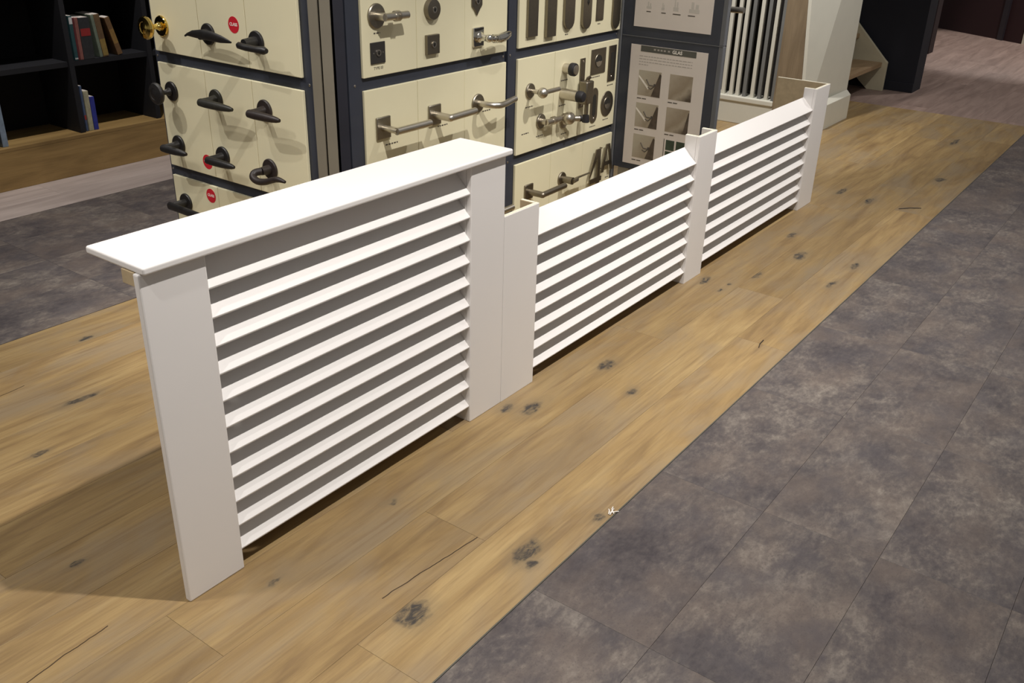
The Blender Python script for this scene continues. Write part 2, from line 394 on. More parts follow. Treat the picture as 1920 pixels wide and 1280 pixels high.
# ================================================================== RADIATOR COVERS
def slat_set(root, x0, x1, z0, pitch, n):
    for k in range(n):
        z = z0-pitch*k; t = 0.0075
        poly = [(0.0035, z), (0.0605, z+0.057), (0.0605+t, z+0.057-t), (0.0035+t, z-t*0.55), (0.0045, z-0.0042)]
        MB().prism(poly, x0, x1, 0).build('slat', WHITE, root, 0.0007, seg=1)
def edge_strip(root, x0, x1, y0, y1, z):
    return MB().box(x0, x1, y0, y1, z, z+0.0012)
H1, H2 = 0.8094, 0.6245
tall = thing('radiator_cover', 'tall white louvred radiator cover with a shelf on top, nearest the viewer', 'radiator cover', (0.59, 0.03, 0))
o = MB().box(0, 0.156, 0, 0.018, 0, H1).build('post', WHITE, tall, 0.0035)
MB().box(0.138, 0.1555, 0.0185, 0.072, 0, H1-0.03).build('post_return', WHITE, tall, 0.001)
MB().box(1.0260, 1.1838, 0, 0.018, 0, H1).build('post', WHITE, tall, 0.0025)
MB().box(1.0265, 1.0435, 0.0185, 0.072, 0, H1).build('post_return', WHITE, tall, 0.001)
MB().box(1.166, 1.1836, 0.0185, 0.072, 0, H1-0.001).build('post_return', MDF, tall, 0.001)
slat_set(tall, 0.156, 1.0262, 0.7315, 0.0675, 11)
MB().box(0.156, 1.026, 0.0685, 0.080, 0.745, H1-0.0005).build('top_rail', WHITE, tall, 0.001)
MB().box(0.003, 0.137, 0.0185, 0.060, 0.779, H1-0.0005).build('batten', MDF, tall, 0.001, label='raw brown batten end under the shelf')
MB().box(0.004, 1.200, -0.014, 0.181, H1, H1+0.0170).build('shelf', WHITE, tall, 0.005, seg=4)
MB().box(0.16, 1.02, 0.082, 0.090, 0, 0.744).build('back_panel', MDF, tall)  # unseen, added to block light from behind and darken the bottom gap
low = thing('radiator_cover', 'low long white louvred radiator cover with three posts and no shelf, behind the tall one', 'radiator cover', (2.57, 0.03, 0))
def post(x0, x1, inner='W', left=True, right=True, rm=WHITE, lm=WHITE, rl=None):
    MB().box(x0, x1, 0, 0.014, 0, H2).build('post', WHITE, low, 0.0015)
    if left: MB().box(x0, x0+0.014, 0.0145, 0.064, 0, H2).build('post_return', lm, low, 0.0015)
    if right: MB().box(x1-0.014, x1, 0.0145, 0.064, 0, H2).build('post_return', rm, low, 0.0015)
    MB().box(x0+0.0015, x1-0.0015, 0.0015, 0.0125, H2+0.0001, H2+0.0009).build('edge_band', EDGE, low)
    if left: MB().box(x0+0.0015, x0+0.0125, 0.0145, 0.0625, H2+0.0001, H2+0.0009).build('edge_band', EDGE, low)
    if right: MB().box(x1-0.0125, x1-0.0015, 0.0145, 0.0625, H2+0.0001, H2+0.0009).build('edge_band', EDGE, low)
post(1.1850, 1.3626, rm=MDF, left=False)
post(2.4665, 2.6257)
post(3.757, 3.952, right=False)
MB().box(3.938, 3.952, 0.0145, 0.276, 0, H2).build('end_panel', MDF, low, 0.001, label='raw brown end panel')
MB().box(3.9385, 3.9515, 0.0145, 0.2755, H2+0.0001, H2+0.0009).build('edge_band', EDGE, low)
slat_set(low, 1.3627, 2.4667, 0.5185, 0.0666, 8)
slat_set(low, 2.6258, 3.7572, 0.5215, 0.0670, 8)

MB().box(1.36, 2.47, 0.072, 0.080, 0, 0.553).build('back_panel', MDF, low)  # unseen sheet, added so the gap under the slats stays dark
MB().box(2.62, 3.76, 0.072, 0.080, 0, 0.553).build('back_panel', MDF, low)  # likewise added, keeps back light out of the right-hand bay

# ================================================================== DISPLAY TOWER
tower = thing('display_stand', 'navy framed display tower covered with cream sample boards for door hardware', 'display stand', (2.1, 1.1, 0))
ROWS = [(0.045, 0.437), (0.477, 0.869), (0.910, 1.302), (1.343, 1.735)]
TOP = 1.78
MB().box(1.210, 1.235, 0.812, 1.664, 0.0, TOP).build('frame', NAVY, tower, 0.001)
for a, b in ((1.642, 1.3685), (1.3670, 1.1105), (1.109, 0.852)):
    for z0, z1 in ROWS:
        MB().box(1.198, 1.2095, b, a, z0, z1).build('sample_board', CREAM, tower, 0.002)
MB().box(1.274, 2.124, 0.711, 0.735, 0.0, TOP).build('frame', NAVY, tower, 0.001)
MB().box(2.146, 2.992, 0.711, 0.735, 0.0, TOP).build('frame', NAVY, tower, 0.001)
for a, b in ((1.331, 1.595), (1.597, 1.8595), (1.8605, 2.120), (2.200, 2.465), (2.467, 2.7295), (2.7305, 2.990)):
    for z0, z1 in ROWS:
        MB().box(a, b, 0.699, 0.7105, z0, z1).build('sample_board', CREAM, tower, 0.002)
MB().prism([(1.206, 0.809), (1.213, 0.773), (1.262, 0.800), (1.250, 0.830)], 0, TOP).build('corner_profile', TAUPE, tower)
MB().prism([(1.217, 0.768), (1.240, 0.744), (1.285, 0.785), (1.262, 0.798)], 0, TOP).build('corner_profile', TAUPE, tower)
MB().prism([(1.246, 0.738), (1.269, 0.715), (1.305, 0.750), (1.285, 0.775)], 0, TOP).build('corner_profile', NAVYD, tower)
MB().box(1.31, 2.94, 0.765, 1.60, 0.0, TOP-0.01).build('core', BLACK, tower)
MB().box(2.9935, 3.0180, 0.690, 0.716, 0, TOP).build('pole', GREYE, tower, 0.003)
MB().box(2.9975, 3.019, 0.184, 0.687, 0.8867, 0.8903).build('panel_seam', GREYE, tower)
for z0, z1 in ((0.275, 0.8865), (0.8905, TOP)):
    MB().box(2.9985, 3.020, 0.206, 0.688, z0, z1).build('poster_panel', NAVY, tower, 0.001)
    MB().box(2.9985, 3.026, 0.183, 0.2055, z0, z1).build('panel_edge', GREYE, tower, 0.002)
MB().box(3.0, 3.02, 0.60, 0.66, 0.0, 0.274).build('foot', TAUPE, tower, 0.002)
MB().box(3.0, 3.02, 0.21, 0.25, 0.0, 0.274).build('foot', NAVY, tower, 0.002)
def screw(loc, basis):
    e = Vector(loc); n = Vector(basis[2])
    u, v = Vector(basis[0]), Vector(basis[1]); m = MB(); m.lathe([(0.0045, 0), (0.0045, 0.001), (0.003, 0.0018)], 10)
    m.v = [tuple(e+u*p[0]+v*p[1]+n*p[2]) for p in m.v]; m.build('screw', STEEL, tower)
for z in (0.457, 0.889, 1.322):
    for y in (1.653, 0.828): screw((1.2098, y, z), FL)
    for x in (1.300, 2.114, 2.160, 2.984): screw((x, 0.7108, z), FM)

# ---------------------------------------------------------- hardware samples (screwed to the boards: parts of the tower)
def sample(name, label, cat, base, face, group=None):
    o = bpy.data.objects.new(name, None); COL.objects.link(o); o.empty_display_size = 0.03; o.parent = tower
    m = Matrix(face).transposed().to_4x4(); m.translation = Vector(base)-Vector(tower.location); o.matrix_basis = m
    o['label'] = label; return o
def rosette(root, r=0.036, t=0.008, mat=IRON, square=False, name='rosette'):
    m = MB()
    if square:
        m.box(-r, r, -r*1.12, r*1.12, 0, t); return m.build(name, mat, root, 0.003, local=True, smooth=30)
    m.lathe([(r, 0), (r, t*0.6), (r*0.93, t), (r*0.3, t*1.15)], 32); return m.build(name, mat, root, smooth=35, local=True)
def arc(p0, p1, p2, n=8):
    p0, p1, p2 = map(Vector, (p0, p1, p2))
    return [(p0*(1-t)**2+p1*2*t*(1-t)+p2*t*t) for t in [i/n for i in range(n+1)]]
def smooth_path(pts, rad, n=4):      # Catmull-Rom through the points, radii interpolated
    P = [Vector(p) for p in pts]; P = [P[0]]+P+[P[-1]]; out = []; rr = []
    for i in range(1, len(P)-2):
        for k in range(n):
            t = k/n; a, b, c, d = P[i-1], P[i], P[i+1], P[i+2]
            out.append(0.5*((2*b)+(c-a)*t+(2*a-5*b+4*c-d)*t*t+(3*b-a-3*c+d)*t**3)); rr.append(rad[i-1]*(1-t)+rad[i]*t)
    return out+[P[-1]], rr+[rad[-1]]
def handle(base, face, label, style, mat, r=0.036, w=0.072, ln=0.15, square=False, group=None, name='door_handle'):
    root = sample(name, label, 'door handle' if name == 'door_handle' else 'door knob', base, face, group)
    rosette(root, r, 0.008 if not square else 0.009, ROSE if mat is STEEL else mat, square)
    m = MB()
    if style == 'iron':          # thick rounded stem sweeping into a tapering lever
        pts = [(0, 0, 0.006), (0, 0, 0.03), (0, 0, w-0.012)]
        m.tube(pts, [0.018, 0.013, 0.0125], 14)
        p2 = [(-0.008, 0, w-0.004)]+[Vector((ln*t, -0.003*t, w-0.010*t)) for t in (0, .15, .35, .55, .75, .9, 1.0)]
        m.tube(p2, [0.007, 0.0135, 0.0150, 0.0150, 0.0145, 0.0125, 0.0100, 0.006], 14, 0.9, (0, 0, 1))
        m.sphere((0, 0, w-0.006), 0.0135, 10)
    elif style == 'blob':        # short fat rounded bar
        m.tube([(0, 0, 0.006), (0, 0, w-0.01)], [0.020, 0.015], 14)
        m.tube([(-0.020, -0.004, w), (-0.012, -0.005, w), (0.02, -0.008, w), (0.07, -0.009, w), (ln-0.014, -0.008, w), (ln, -0.008, w)], [0.006, 0.0115, 0.0115, 0.0110, 0.0135, 0.008], 14)
    elif style == 'wing':        # flat wing tapering both ways
        m.tube([(0, 0, 0.006), (0, 0, w-0.01)], [0.020, 0.015], 14)
        m.tube([(-0.068, -0.008, w), (-0.052, -0.001, w), (-0.02, 0.004, w), (0.03, 0.007, w), (0.085, 0.006, w), (0.13, 0.002, w), (0.165, -0.001, w), (0.185, -0.003, w)],
               [0.003, 0.005, 0.012, 0.017, 0.0165, 0.013, 0.007, 0.003], 14, 0.45, (0, 0, 1))
    elif style == 'curl':
        m.tube([(0, 0, 0.006), (0, 0, w*0.6)], [0.018, 0.014], 14)
        p = [(0, 0, w*0.55), (-0.014, -0.004, w*0.85), (-0.008, -0.016, w*1.05), (0.02, -0.024, w*1.1), (0.055, -0.020, w*1.05), (0.09, -0.008, w), (0.12, 0.000, w), (ln, -0.002, w)]
        pp, rr = smooth_path(p, [0.0135, 0.013, 0.013, 0.0125, 0.0115, 0.0105, 0.0100, 0.005]); m.tube(pp, rr, 14)
    elif style == 'bar':
        m.tube([(0, 0, 0.006), (0, 0, w)], [0.016, 0.013], 14)
        m.tube([(-0.016, 0.002, w), (-0.008, 0.002, w), (ln, 0, w+0.004)], [0.010, 0.016, 0.015], 14, 0.7, (0, 0, 1))
    elif style == 'knob':
        m.lathe([(0.012, 0.006), (0.016, 0.014), (0.010, 0.024), (0.0085, 0.045), (0.014, 0.050), (0.028, 0.053), (0.0385, 0.060), (0.041, 0.068), (0.037, 0.075), (0.022, 0.079), (0.02, 0.0775), (0.010, 0.081), (0.0005, 0.082)], 36)
    elif style == 'steel':       # round stem, mitred round bar
        m.tube([(0, 0, 0.006), (0, 0, w)], 0.0135, 16); m.sphere((0, 0, w), 0.0135, 8)
        m.tube([(-0.004, 0, w), (ln, 0.003, w)], 0.0125, 16)
    elif style == 'oval':        # oval stem, mitred bar
        m.tube([(0, 0, 0.006), (0, 0, w)], 0.015, 16, 0.7, (0, 1, 0))
        m.tube([(-0.010, 0, w), (ln, 0.0, w)], 0.0125, 16)
    elif style == 'ring':        # bar with twisted ring band
        m.tube([(0, 0, 0.006), (0, 0, w)], 0.0135, 16)
        m.tube([(-0.006, 0, w), (ln, 0, w)], 0.0125, 16)
        for k in range(4): m.lathe([(0.012, -0.0025), (0.0175, 0), (0.012, 0.0025)], 20, (ln*0.5-0.009+k*0.006, 0, w), 'x')
    elif style == 'bow':         # round tube bowed near the stem
        pts = arc((0, 0, 0.006), (0, 0, w*1.15), (0.055, -0.004, w), 8)+[Vector(p) for p in ((0.09, -0.002, w-0.002), (0.12, 0.002, w-0.005), (ln, 0.005, w-0.006))]
        pp, rr = smooth_path(pts, [0.0120]*len(pts), 3); m.tube(pp, rr, 16)
    elif style == 'ball':
        m.tube([(0, 0, 0.006), (0, 0, w-0.01)], [0.008, 0.010], 14); m.sphere((0, 0, w), 0.022, 10)
        m.tube([(0, 0, w), (ln, 0, w)], 0.0095, 14)
    elif style == 'ornate':
        m.lathe([(0.018, 0.006), (0.020, 0.016), (0.012, 0.026), (0.012, w)], 20); m.sphere((0, 0, w), 0.015, 8)
        p = [(-0.01, 0, w)]+[(ln*t, -0.010*math.sin(t*PI)+0.008*t, w) for t in (0.05, .12, .2, .3, .4, .5, .65, .8, .92, 1)]
        m.tube(p, [0.006, 0.012, 0.010, 0.0125, 0.011, 0.015, 0.017, 0.018, 0.016, 0.012, 0.005], 14)
        for k in range(5): m.lathe([(0.011, -0.002), (0.0160, 0), (0.011, 0.002)], 16, (0.030+k*0.011, -0.004-0.001*k, w), 'x')
    elif style == 'blade':
        m.tube([(0, 0, 0.006), (0, 0, w)], [0.0135, 0.017], 16)
        m.tube([(-0.004, 0, w), (0.03, 0, w-0.002), (0.06, 0.002, w-0.012), (ln, 0.004, w-0.008)], [0.016, 0.014, 0.007, 0.0055], 14, 0.6, (0, 1, 0))
    m.build('knob' if style == 'knob' else 'lever', mat, root, smooth=40, local=True)
    return root
XL, YM, XP = 1.198, 0.699, 2.997
G1 = 'iron lever handles on the left face of the display tower'
handle((XL, 1.582, 1.002), FL, 'polished brass round door knob at the top left corner of the tower', 'knob', BRASS, 0.037, name='door_knob')
handle((XL, 1.574, 0.769), FL, 'black iron round door knob below the brass one', 'knob', IRON, 0.036, name='door_knob')
handle((XL, 1.315, 1.001), FL, 'black wing-shaped lever handle beside the topmost red sticker', 'wing', IRON, 0.037, 0.05, group=G1)
handle((XL, 1.060, 1.002), FL, 'short black stubby lever handle at the top right of the left face', 'blob', IRON, 0.037, 0.066, 0.125, group=G1)
handle((XL, 1.312, 0.776), FL, 'grey-black tapered lever handle in the middle of the left face, above the stickered board', 'iron', IRONG, 0.036, 0.072, 0.165, group=G1)
handle((XL, 1.049, 0.776), FL, 'brown-black pointed lever handle at the right, above the curled one', 'iron', IRONB, 0.037, 0.072, 0.145, group=G1)
handle((XL, 1.573, 0.567), FL, 'black tapered lever handle overhanging the left frame edge, below the black knob', 'iron', IRON, 0.036, 0.074, 0.130, group=G1)
handle((XL, 1.309, 0.568), FL, 'black pointed lever handle half covering a red sticker', 'iron', IRON, 0.037, 0.072, 0.138, group=G1)
handle((XL, 1.048, 0.569), FL, 'brown-black curled lever handle low on the right of the left face', 'curl', IRONB, 0.037, 0.070, 0.155, group=G1)
handle((XL, 1.575, 0.336), FL, 'black straight bar lever handle, lowest on the left face above the shelf', 'bar', IRON, 0.036, 0.072, 0.18, group=G1)
G2 = 'steel lever handles on the front face of the display tower'
handle((1.398, YM, 1.102), FM, 'steel lever with a ringed band on a round rose, top left of the front face', 'ring', STEEL, 0.040, 0.045, 0.105, group=G2)
handle((1.934, YM, 0.983), FM, 'polished ornate ribbed lever on a square rose, top right of the nearer boards', 'ornate', CHROME, 0.031, 0.055, 0.135, True, group=G2)
handle((1.411, YM, 0.735), FM, 'steel mitred lever on a square rose at the far left of the lower row', 'oval', STEEL, 0.034, 0.075, 0.165, True, group=G2)
handle((1.681, YM, 0.735), FM, 'steel mitred lever on a square rose in the middle of three in a row', 'steel', STEEL, 0.033, 0.080, 0.145, True, group=G2)
handle((1.938, YM, 0.737), FM, 'steel bowed lever on a round rose overhanging the frame gap', 'bow', STEEL, 0.036, 0.078, 0.150, group=G2)
handle((1.935, YM, 0.300), FM, 'steel lever whose tip shows behind the tall cover, lowest of the nearer boards', 'steel', STEEL, 0.034, 0.080, 0.142, group=G2)
handle((2.286, YM, 0.734), FM, 'steel lever with a ball joint on a round rose, left of the door stops', 'ball', STEEL, 0.031, 0.066, 0.120, group=G2)
handle((2.372, YM, 0.594), FM, 'steel lever with a small ring on a round rose, below the ball-jointed one', 'ring', STEEL, 0.032, 0.035, 0.100, group=G2)
handle((2.297, YM, 0.302), FM, 'dull steel mitred lever on a thin square rose, low on the farther boards', 'steel', STEELD, 0.030, 0.078, 0.175, True, group=G2)
handle((2.559, YM, 0.302), FM, 'dull steel lever with a thin blade grip, pointing at the metal numeral', 'blade', STEELD, 0.031, 0.062, 0.155, group=G2)
FR = ((0, 1, 0), (0, 0, 1), (1, 0, 0))
handle((3.021, 0.290, 1.03), FR, 'steel lever sticking out beyond the right edge of the poster panel', 'steel', STEEL, 0.030, 0.075, -0.138)

def keyplate(base, label, kind, mat, r, t=0.008):
    root = sample('escutcheon', label, 'keyhole plate', base, FM, 'keyhole plates on the front face')
    if kind == 'round': rosette(root, r, t, mat, name='plate')
    elif kind == 'square': MB().box(-r, r, -r, r, 0, t).build('plate', mat, root, 0.002, local=True)
    else: MB().prism([(-r, r*1.3), (r, r*1.3), (r, -r*0.5), (r*0.45, -r*1.05), (0, -r*1.7), (-r*0.45, -r*1.05), (-r, -r*0.5)], 0, t, 2).build('plate', mat, root, 0.003, local=True)
    MB().lathe([(0.011, t), (0.011, t+0.0035), (0.0075, t+0.0035)], 20).build('collar', STEEL, root, local=True, smooth=30)
    MB().lathe([(0.0062, t+0.0030), (0.0062, t+0.0042)], 16, (0, 0.001, 0)).box(-0.002, 0.002, -0.0075, 0, t+0.003, t+0.0042).build('keyhole', HOLE, root, local=True)
    return root
e = keyplate((1.399, YM, 0.986), 'near-black square keyhole plate below the ringed lever', 'square', plain('dark_plate', (0.035, 0.033, 0.030), 0.35), 0.0345, 0.005)
for sx in (-0.022, 0.022): MB().lathe([(0.0028, 0.005), (0.0028, 0.0062)], 8, (sx, 0, 0)).build('screw', STEEL, e, local=True)
keyplate((1.670, YM, 1.102), 'thick round steel keyhole plate at the top edge, middle of the nearer boards', 'round', STEELD, 0.036, 0.018)
keyplate((1.670, YM, 0.985), 'thick square steel keyhole plate below the round one', 'square', STEELD, 0.033, 0.014)
keyplate((1.927, YM, 1.110), 'shield-shaped steel keyhole plate above the ornate lever', 'shield', STEELD, 0.031, 0.006)
# long door plates of the top row
def roundrect(hw, z0, z1, n=8, bottom=True, top=True):
    p = []
    if bottom: p += [(-hw*math.cos(PI*i/n), z0+hw-hw*math.sin(PI*i/n)) for i in range(n+1)]
    else: p += [(-hw, z0), (hw, z0)]
    if top: p += [(hw*math.cos(PI*i/n), z1-hw+hw*math.sin(PI*i/n)) for i in range(n+1)]
    else: p += [(hw, z1), (-hw, z1)]
    return p
PG = 'long back plates hanging in a row on the farther top boards'
for cx, hw, zb, rnd, t, lab in ((2.281, .034, .949, False, .012, 'wide square-ended steel back plate, first from the left in the row'),
                              (2.408, .033, .937, False, .016, 'square-ended steel back plate, second from the left in the row'),
                              (2.545, .037, .953, True, .014, 'round-ended steel back plate, third from the left in the row'),
                              (2.680, .033, .942, True, .016, 'round-ended steel back plate with a keyhole, fourth in the row'),
                              (2.802, .031, .966, False, .004, 'thin square-ended steel back plate, second from the right in the row'),
                              (2.938, .033, .920, True, .010, 'round-ended steel back plate, rightmost of the row')):
    root = sample('back_plate', lab, 'door plate', (cx, YM, zb), FM, PG)
    MB().prism([(a, b-zb) for a, b in roundrect(hw, zb, zb+0.30, 8, rnd, rnd)], 0, t, 2).build('plate', STEELD, root, 0.002, smooth=30, local=True)
    if 'keyhole' in lab:
        MB().lathe([(0.009, t+0.0), (0.009, t+0.001)], 16, (0, 0.112, 0)).box(-0.003, 0.003, 0.098, 0.11, t, t+0.001).build('keyhole', HOLE, root, local=True)
# door stops
def stop(base, label, build):
    root = sample('door_stop', label, 'door stop', base, FM, 'door stops on the farther boards'); build(root); return root
def s1(r):
    MB().lathe([(0.022, 0), (0.022, 0.032)], 28).build('body', STEEL, r, smooth=30, local=True)
    MB().lathe([(0.0262, 0.0322), (0.0275, 0.036), (0.0275, 0.052), (0.0255, 0.056), (0.021, 0.0565)], 28).build('rubber_ring', RUBBER, r, smooth=30, local=True)
    MB().lathe([(0.0205, 0.0567), (0.0205, 0.0585), (0.018, 0.0595)], 28).build('cap', STEEL, r, smooth=30, local=True)
stop((2.544, YM, 0.792), 'short fat steel door stop with a black rubber ring', s1)
def s2(r):
    MB().lathe([(0.0245, 0), (0.0245, 0.082)], 28).build('body', STEEL, r, smooth=30, local=True)
    MB().lathe([(0.024, 0.0822), (0.0245, 0.086), (0.0235, 0.104), (0.019, 0.112), (0.004, 0.115)], 28).build('rubber_tip', RUBBER, r, smooth=30, local=True)
stop((2.532, YM, 0.686), 'long steel cylinder door stop with a black rubber end', s2)
def s3(r):
    MB().lathe([(0.033, 0), (0.033, 0.006), (0.018, 0.010), (0.014, 0.03)], 28).build('base', STEEL, r, smooth=35, local=True)
    MB().sphere((0.0, 0.014, 0.030), 0.0285, 12).build('ball', STEEL, r, smooth=60, local=True)
    MB().tube([(0.015, 0.012, 0.040), (0.044, 0.010, 0.056)], 0.0125, 14).build('arm', STEEL, r, smooth=35, local=True)
    MB().tube([(0.0445, 0.010, 0.0563), (0.052, 0.0095, 0.0605)], 0.0135, 14).build('rubber_tip', RUBBER, r, smooth=35, local=True)
stop((2.550, YM, 0.567), 'ball-shaped steel door stop with a small black side tip', s3)
def s4(r):
    MB().box(-0.020, 0.018, -0.098, 0.118, 0, 0.006).build('back_plate', STEELD, r, 0.002, local=True)
    for v in (-0.086, 0.104): MB().lathe([(0.005, 0.006), (0.005, 0.0075)], 10, (0, v, 0)).build('screw', STEEL, r, local=True)
    MB().box(-0.030, 0.030, -0.076, 0.024, 0.0062, 0.050).build('body', STEELD, r, 0.006, smooth=35, local=True)
    MB().tube([(0, 0.024, 0.030), (0, 0.036, 0.036), (0.004, 0.044, 0.044)], [0.012, 0.013, 0.009], 12, 0.6, (0, 0, 1)).build('pedal', STEELD, r, smooth=40, local=True)
    MB().tube([(0, -0.076, 0.034), (0, -0.122, 0.034)], 0.0095, 14).build('rod', STEELD, r, smooth=35, local=True)
    MB().lathe([(0.0155, 0), (0.0175, 0.003), (0.0145, 0.033)], 20, (0, -0.1585, 0.034), 'y').build('rubber_foot', RUBBER, r, smooth=35, local=True)
stop((2.684, YM, 0.700), 'foot-operated steel door holder with a rod and black rubber foot', s4)
# flush pulls
def pull(base, label, shape, hw, hh):
    root = sample('flush_pull', label, 'flush pull', base, FM, 'recessed flush pulls on the rightmost board')
    if shape == 'rect': out = [(-hw, -hh), (hw, -hh), (hw, hh), (-hw, hh)]
    elif shape == 'round': out = [(hw*math.cos(2*PI*i/32), hh*math.sin(2*PI*i/32)) for i in range(32)]
    else: out = roundrect(hw, -hh, hh)
    MB().prism(out, 0, 0.004, 2).build('plate', STEELD, root, 0.001, smooth=30, local=True)
    if 'slim' in label or 'oval' in label:
        q = roundrect(hw*0.45, -hh*0.62, hh*0.62) if 'oval' in label else [(-hw*.42, -hh*.55), (hw*.42, -hh*.55), (hw*.42, hh*.62), (-hw*.42, hh*.62)]
        MB().prism(q, 0.0036, 0.0046, 2).build('recess', HOLE, root, local=True)
        MB().lathe([(0.0042, 0.004), (0.003, 0.0055)], 10, (0, -hh*0.74, 0)).build('screw', STEEL, root, local=True)
    else:
        # finger cup drawn flat: dark disc for shade, bright half for lit metal
        r = min(hw, hh)*0.56
        MB().lathe([(r*1.06, 0.004), (r*1.02, 0.0056), (r*0.96, 0.0056), (r*0.90, 0.0046)], 28).build('cup_rim', STEELD, root, smooth=30, local=True)
        MB().prism([(r*0.88*math.cos(2*PI*k/24), r*0.88*math.sin(2*PI*k/24)) for k in range(24)], 0.0041, 0.0058, 2).build('recess', HOLE, root, local=True)
        MB().prism([(r*0.80*math.cos(PI+PI*k/12), r*0.80*math.sin(PI+PI*k/12)) for k in range(13)]+[(r*0.45, -r*0.06), (0, r*0.02), (-r*0.45, -r*0.06)], 0.0059, 0.0068, 2).build('cup_lit_half', STEEL, root, 0.0004, local=True)  # bright half-disc painting the lit lower side of the cup
pull((2.815, YM, 0.790), 'square steel flush pull with a round finger cup', 'rect', 0.062, 0.055)
pull((2.937, YM, 0.766), 'slim rectangular steel flush pull at the right edge', 'rect', 0.032, 0.080)
pull((2.800, YM, 0.594), 'slim oval steel flush pull with a dark slot', 'oval', 0.031, 0.080)
pull((2.916, YM, 0.585), 'round steel flush pull with a finger cup', 'round', 0.054, 0.058)
# numeral and letter
def metal_char(name, label, ox, oz, polys):
    root = sample(name, label, '', (ox, YM-0.013, oz), FM)
    m = MB()
    for p in polys: m.prism(p, 0, 0.006, 2)
    m.build('character', STEELD, root, local=True)
    for u, v in ((polys[0][0][0]+0.004, 0.02), (polys[0][0][0]+0.004, 0.12)): MB().lathe([(0.003, -0.013), (0.003, 0)], 8, (u, v, 0)).build('standoff', STEELD, root, local=True)
metal_char('house_number', 'large brushed metal numeral 4 mounted on the lowest right board', 2.776, 0.205,
    [[(0.066, 0), (0.090, 0), (0.090, 0.180), (0.066, 0.180)], [(0.0655, 0.180), (0.050, 0.180), (0.0, 0.062), (0.0, 0.044), (0.0655, 0.150)], [(0.0, 0.0435), (0.0, 0.022), (0.0655, 0.022), (0.0655, 0.0435)], [(0.0905, 0.022), (0.106, 0.022), (0.106, 0.0435), (0.0905, 0.0435)]])
metal_char('metal_letter', 'brushed metal letter A mounted beside the numeral', 2.880, 0.262,
    [[(0.0, 0), (0.020, 0), (0.050, 0.132), (0.036, 0.132)], [(0.083, 0), (0.103, 0), (0.067, 0.132), (0.0503, 0.132)], [(0.026, 0.030), (0.077, 0.030), (0.073, 0.049), (0.0305, 0.049)]])
# stickers
for i, (y, z) in enumerate(((1.173, 1.046), (1.408, 0.529), (1.412, 0.396))):
    root = sample('round_sticker', ['red round sticker with white lettering, topmost, right of the wing lever', 'red round sticker partly hidden behind a pointed lever', 'red round sticker on the lowest board above the shelf'][i],
                 'sticker', (XL, y, z), FL, 'red round stickers on the left face')
    MB().lathe([(0.0275, 0.0001), (0.0275, 0.0007)], 36).build('disc', RED, root, local=True)
    text_mesh('CLASS', 0.0145, 'lettering', INKW, root, (0, 0.001, 0.0009), 0.0002, bold=0.0003)
# small printed captions on the boards
def caption(parent_boards, x, z, wdt, face=FM):
    root = tower; m = MB(); u = 0
    while u < wdt:
        l = random.uniform(0.006, 0.013)
        m.box(x-wdt/2+u, x-wdt/2+min(u+l, wdt), YM-0.0006, YM-0.0001, z-0.0022, z+0.0022); u += l+0.004
    o = m.build('printed_caption', INK, root)
for x, z, wd in ((1.400, 1.048, 0.030), (1.455, 0.672, 0.062), (1.73, 0.688, 0.055), (1.995, 0.70, 0.05), (2.287, 0.668, 0.055), (2.262, 0.56, 0.05), (2.37, 0.532, 0.05),
                 (2.544, 0.742, 0.05), (2.535, 0.636, 0.05), (2.56, 0.508, 0.045), (2.80, 0.722, 0.075), (2.935, 0.668, 0.05), (2.80, 0.498, 0.05), (2.915, 0.512, 0.05),
                 (2.545, 0.932, 0.026), (2.802, 0.952, 0.02), (2.965, 0.222, 0.03), (2.32, 0.235, 0.05)):
    caption(None, x, z, wd)
root = tower
cap = text_mesh('TYPE 03', 0.013, 'printed_caption', INK, tower, (0, 0, 0), 0.0002)
cap.matrix_basis = full(tower).inverted() @ Matrix(((1, 0, 0, 1.402), (0, 0, -1, YM-0.0004), (0, 1, 0, 0.936), (0, 0, 0, 1)))

# ---------------------------------------------------------- posters
def photo_mat(kind):
    m, nt, b = nm('photo_print_'+kind)
    p = N(nt, 'ShaderNodeTexCoord').outputs['Generated']
    sp = N(nt, 'ShaderNodeSeparateXYZ'); L(nt, p, sp.inputs[0])
    g = math_(nt, 'ADD', math_(nt, 'MULTIPLY', sp.outputs[0], 0.45), math_(nt, 'MULTIPLY', math_(nt, 'SUBTRACT', 1.0, sp.outputs[1]), 0.45))
    n = noise(nt, p, 2.5, 3)
    s = math_(nt, 'ADD', g, math_(nt, 'MULTIPLY', math_(nt, 'SUBTRACT', n, 0.5), 0.35))
    st = [(0.15, (0.42, 0.38, 0.30)), (0.55, (0.34, 0.29, 0.22)), (0.9, (0.22, 0.18, 0.12))] if kind == 'clear' else [(0.15, (0.36, 0.31, 0.24)), (0.45, (0.26, 0.21, 0.15)), (0.62, (0.34, 0.29, 0.22)), (0.85, (0.07, 0.05, 0.035))]
    L(nt, ramp(nt, s, st), b.inputs['Base Color']); b.inputs['Roughness'].default_value = 0.6
    return m
PHC, PHB = photo_mat('clear'), photo_mat('frosted')
INKB = plain('dark_brown_print', (0.075, 0.055, 0.04), 0.6, var=0.4, scale=30)
GREENP = plain('green_print', (0.035, 0.055, 0.035), 0.6, var=0.3, scale=30)
p2 = thing('poster', 'poster with a dark heading GLAS and six small photographs of door handles', 'poster', (2.9975, 0.442, 0.578), FL)
W2, Hh2 = 0.193, 0.276
MB().box(-W2, W2, -Hh2, Hh2, 0, 0.001).build('paper', PAPER, p2, local=True)
cy = 0.442; cz = 0.578
def U(y): return -(y-cy)
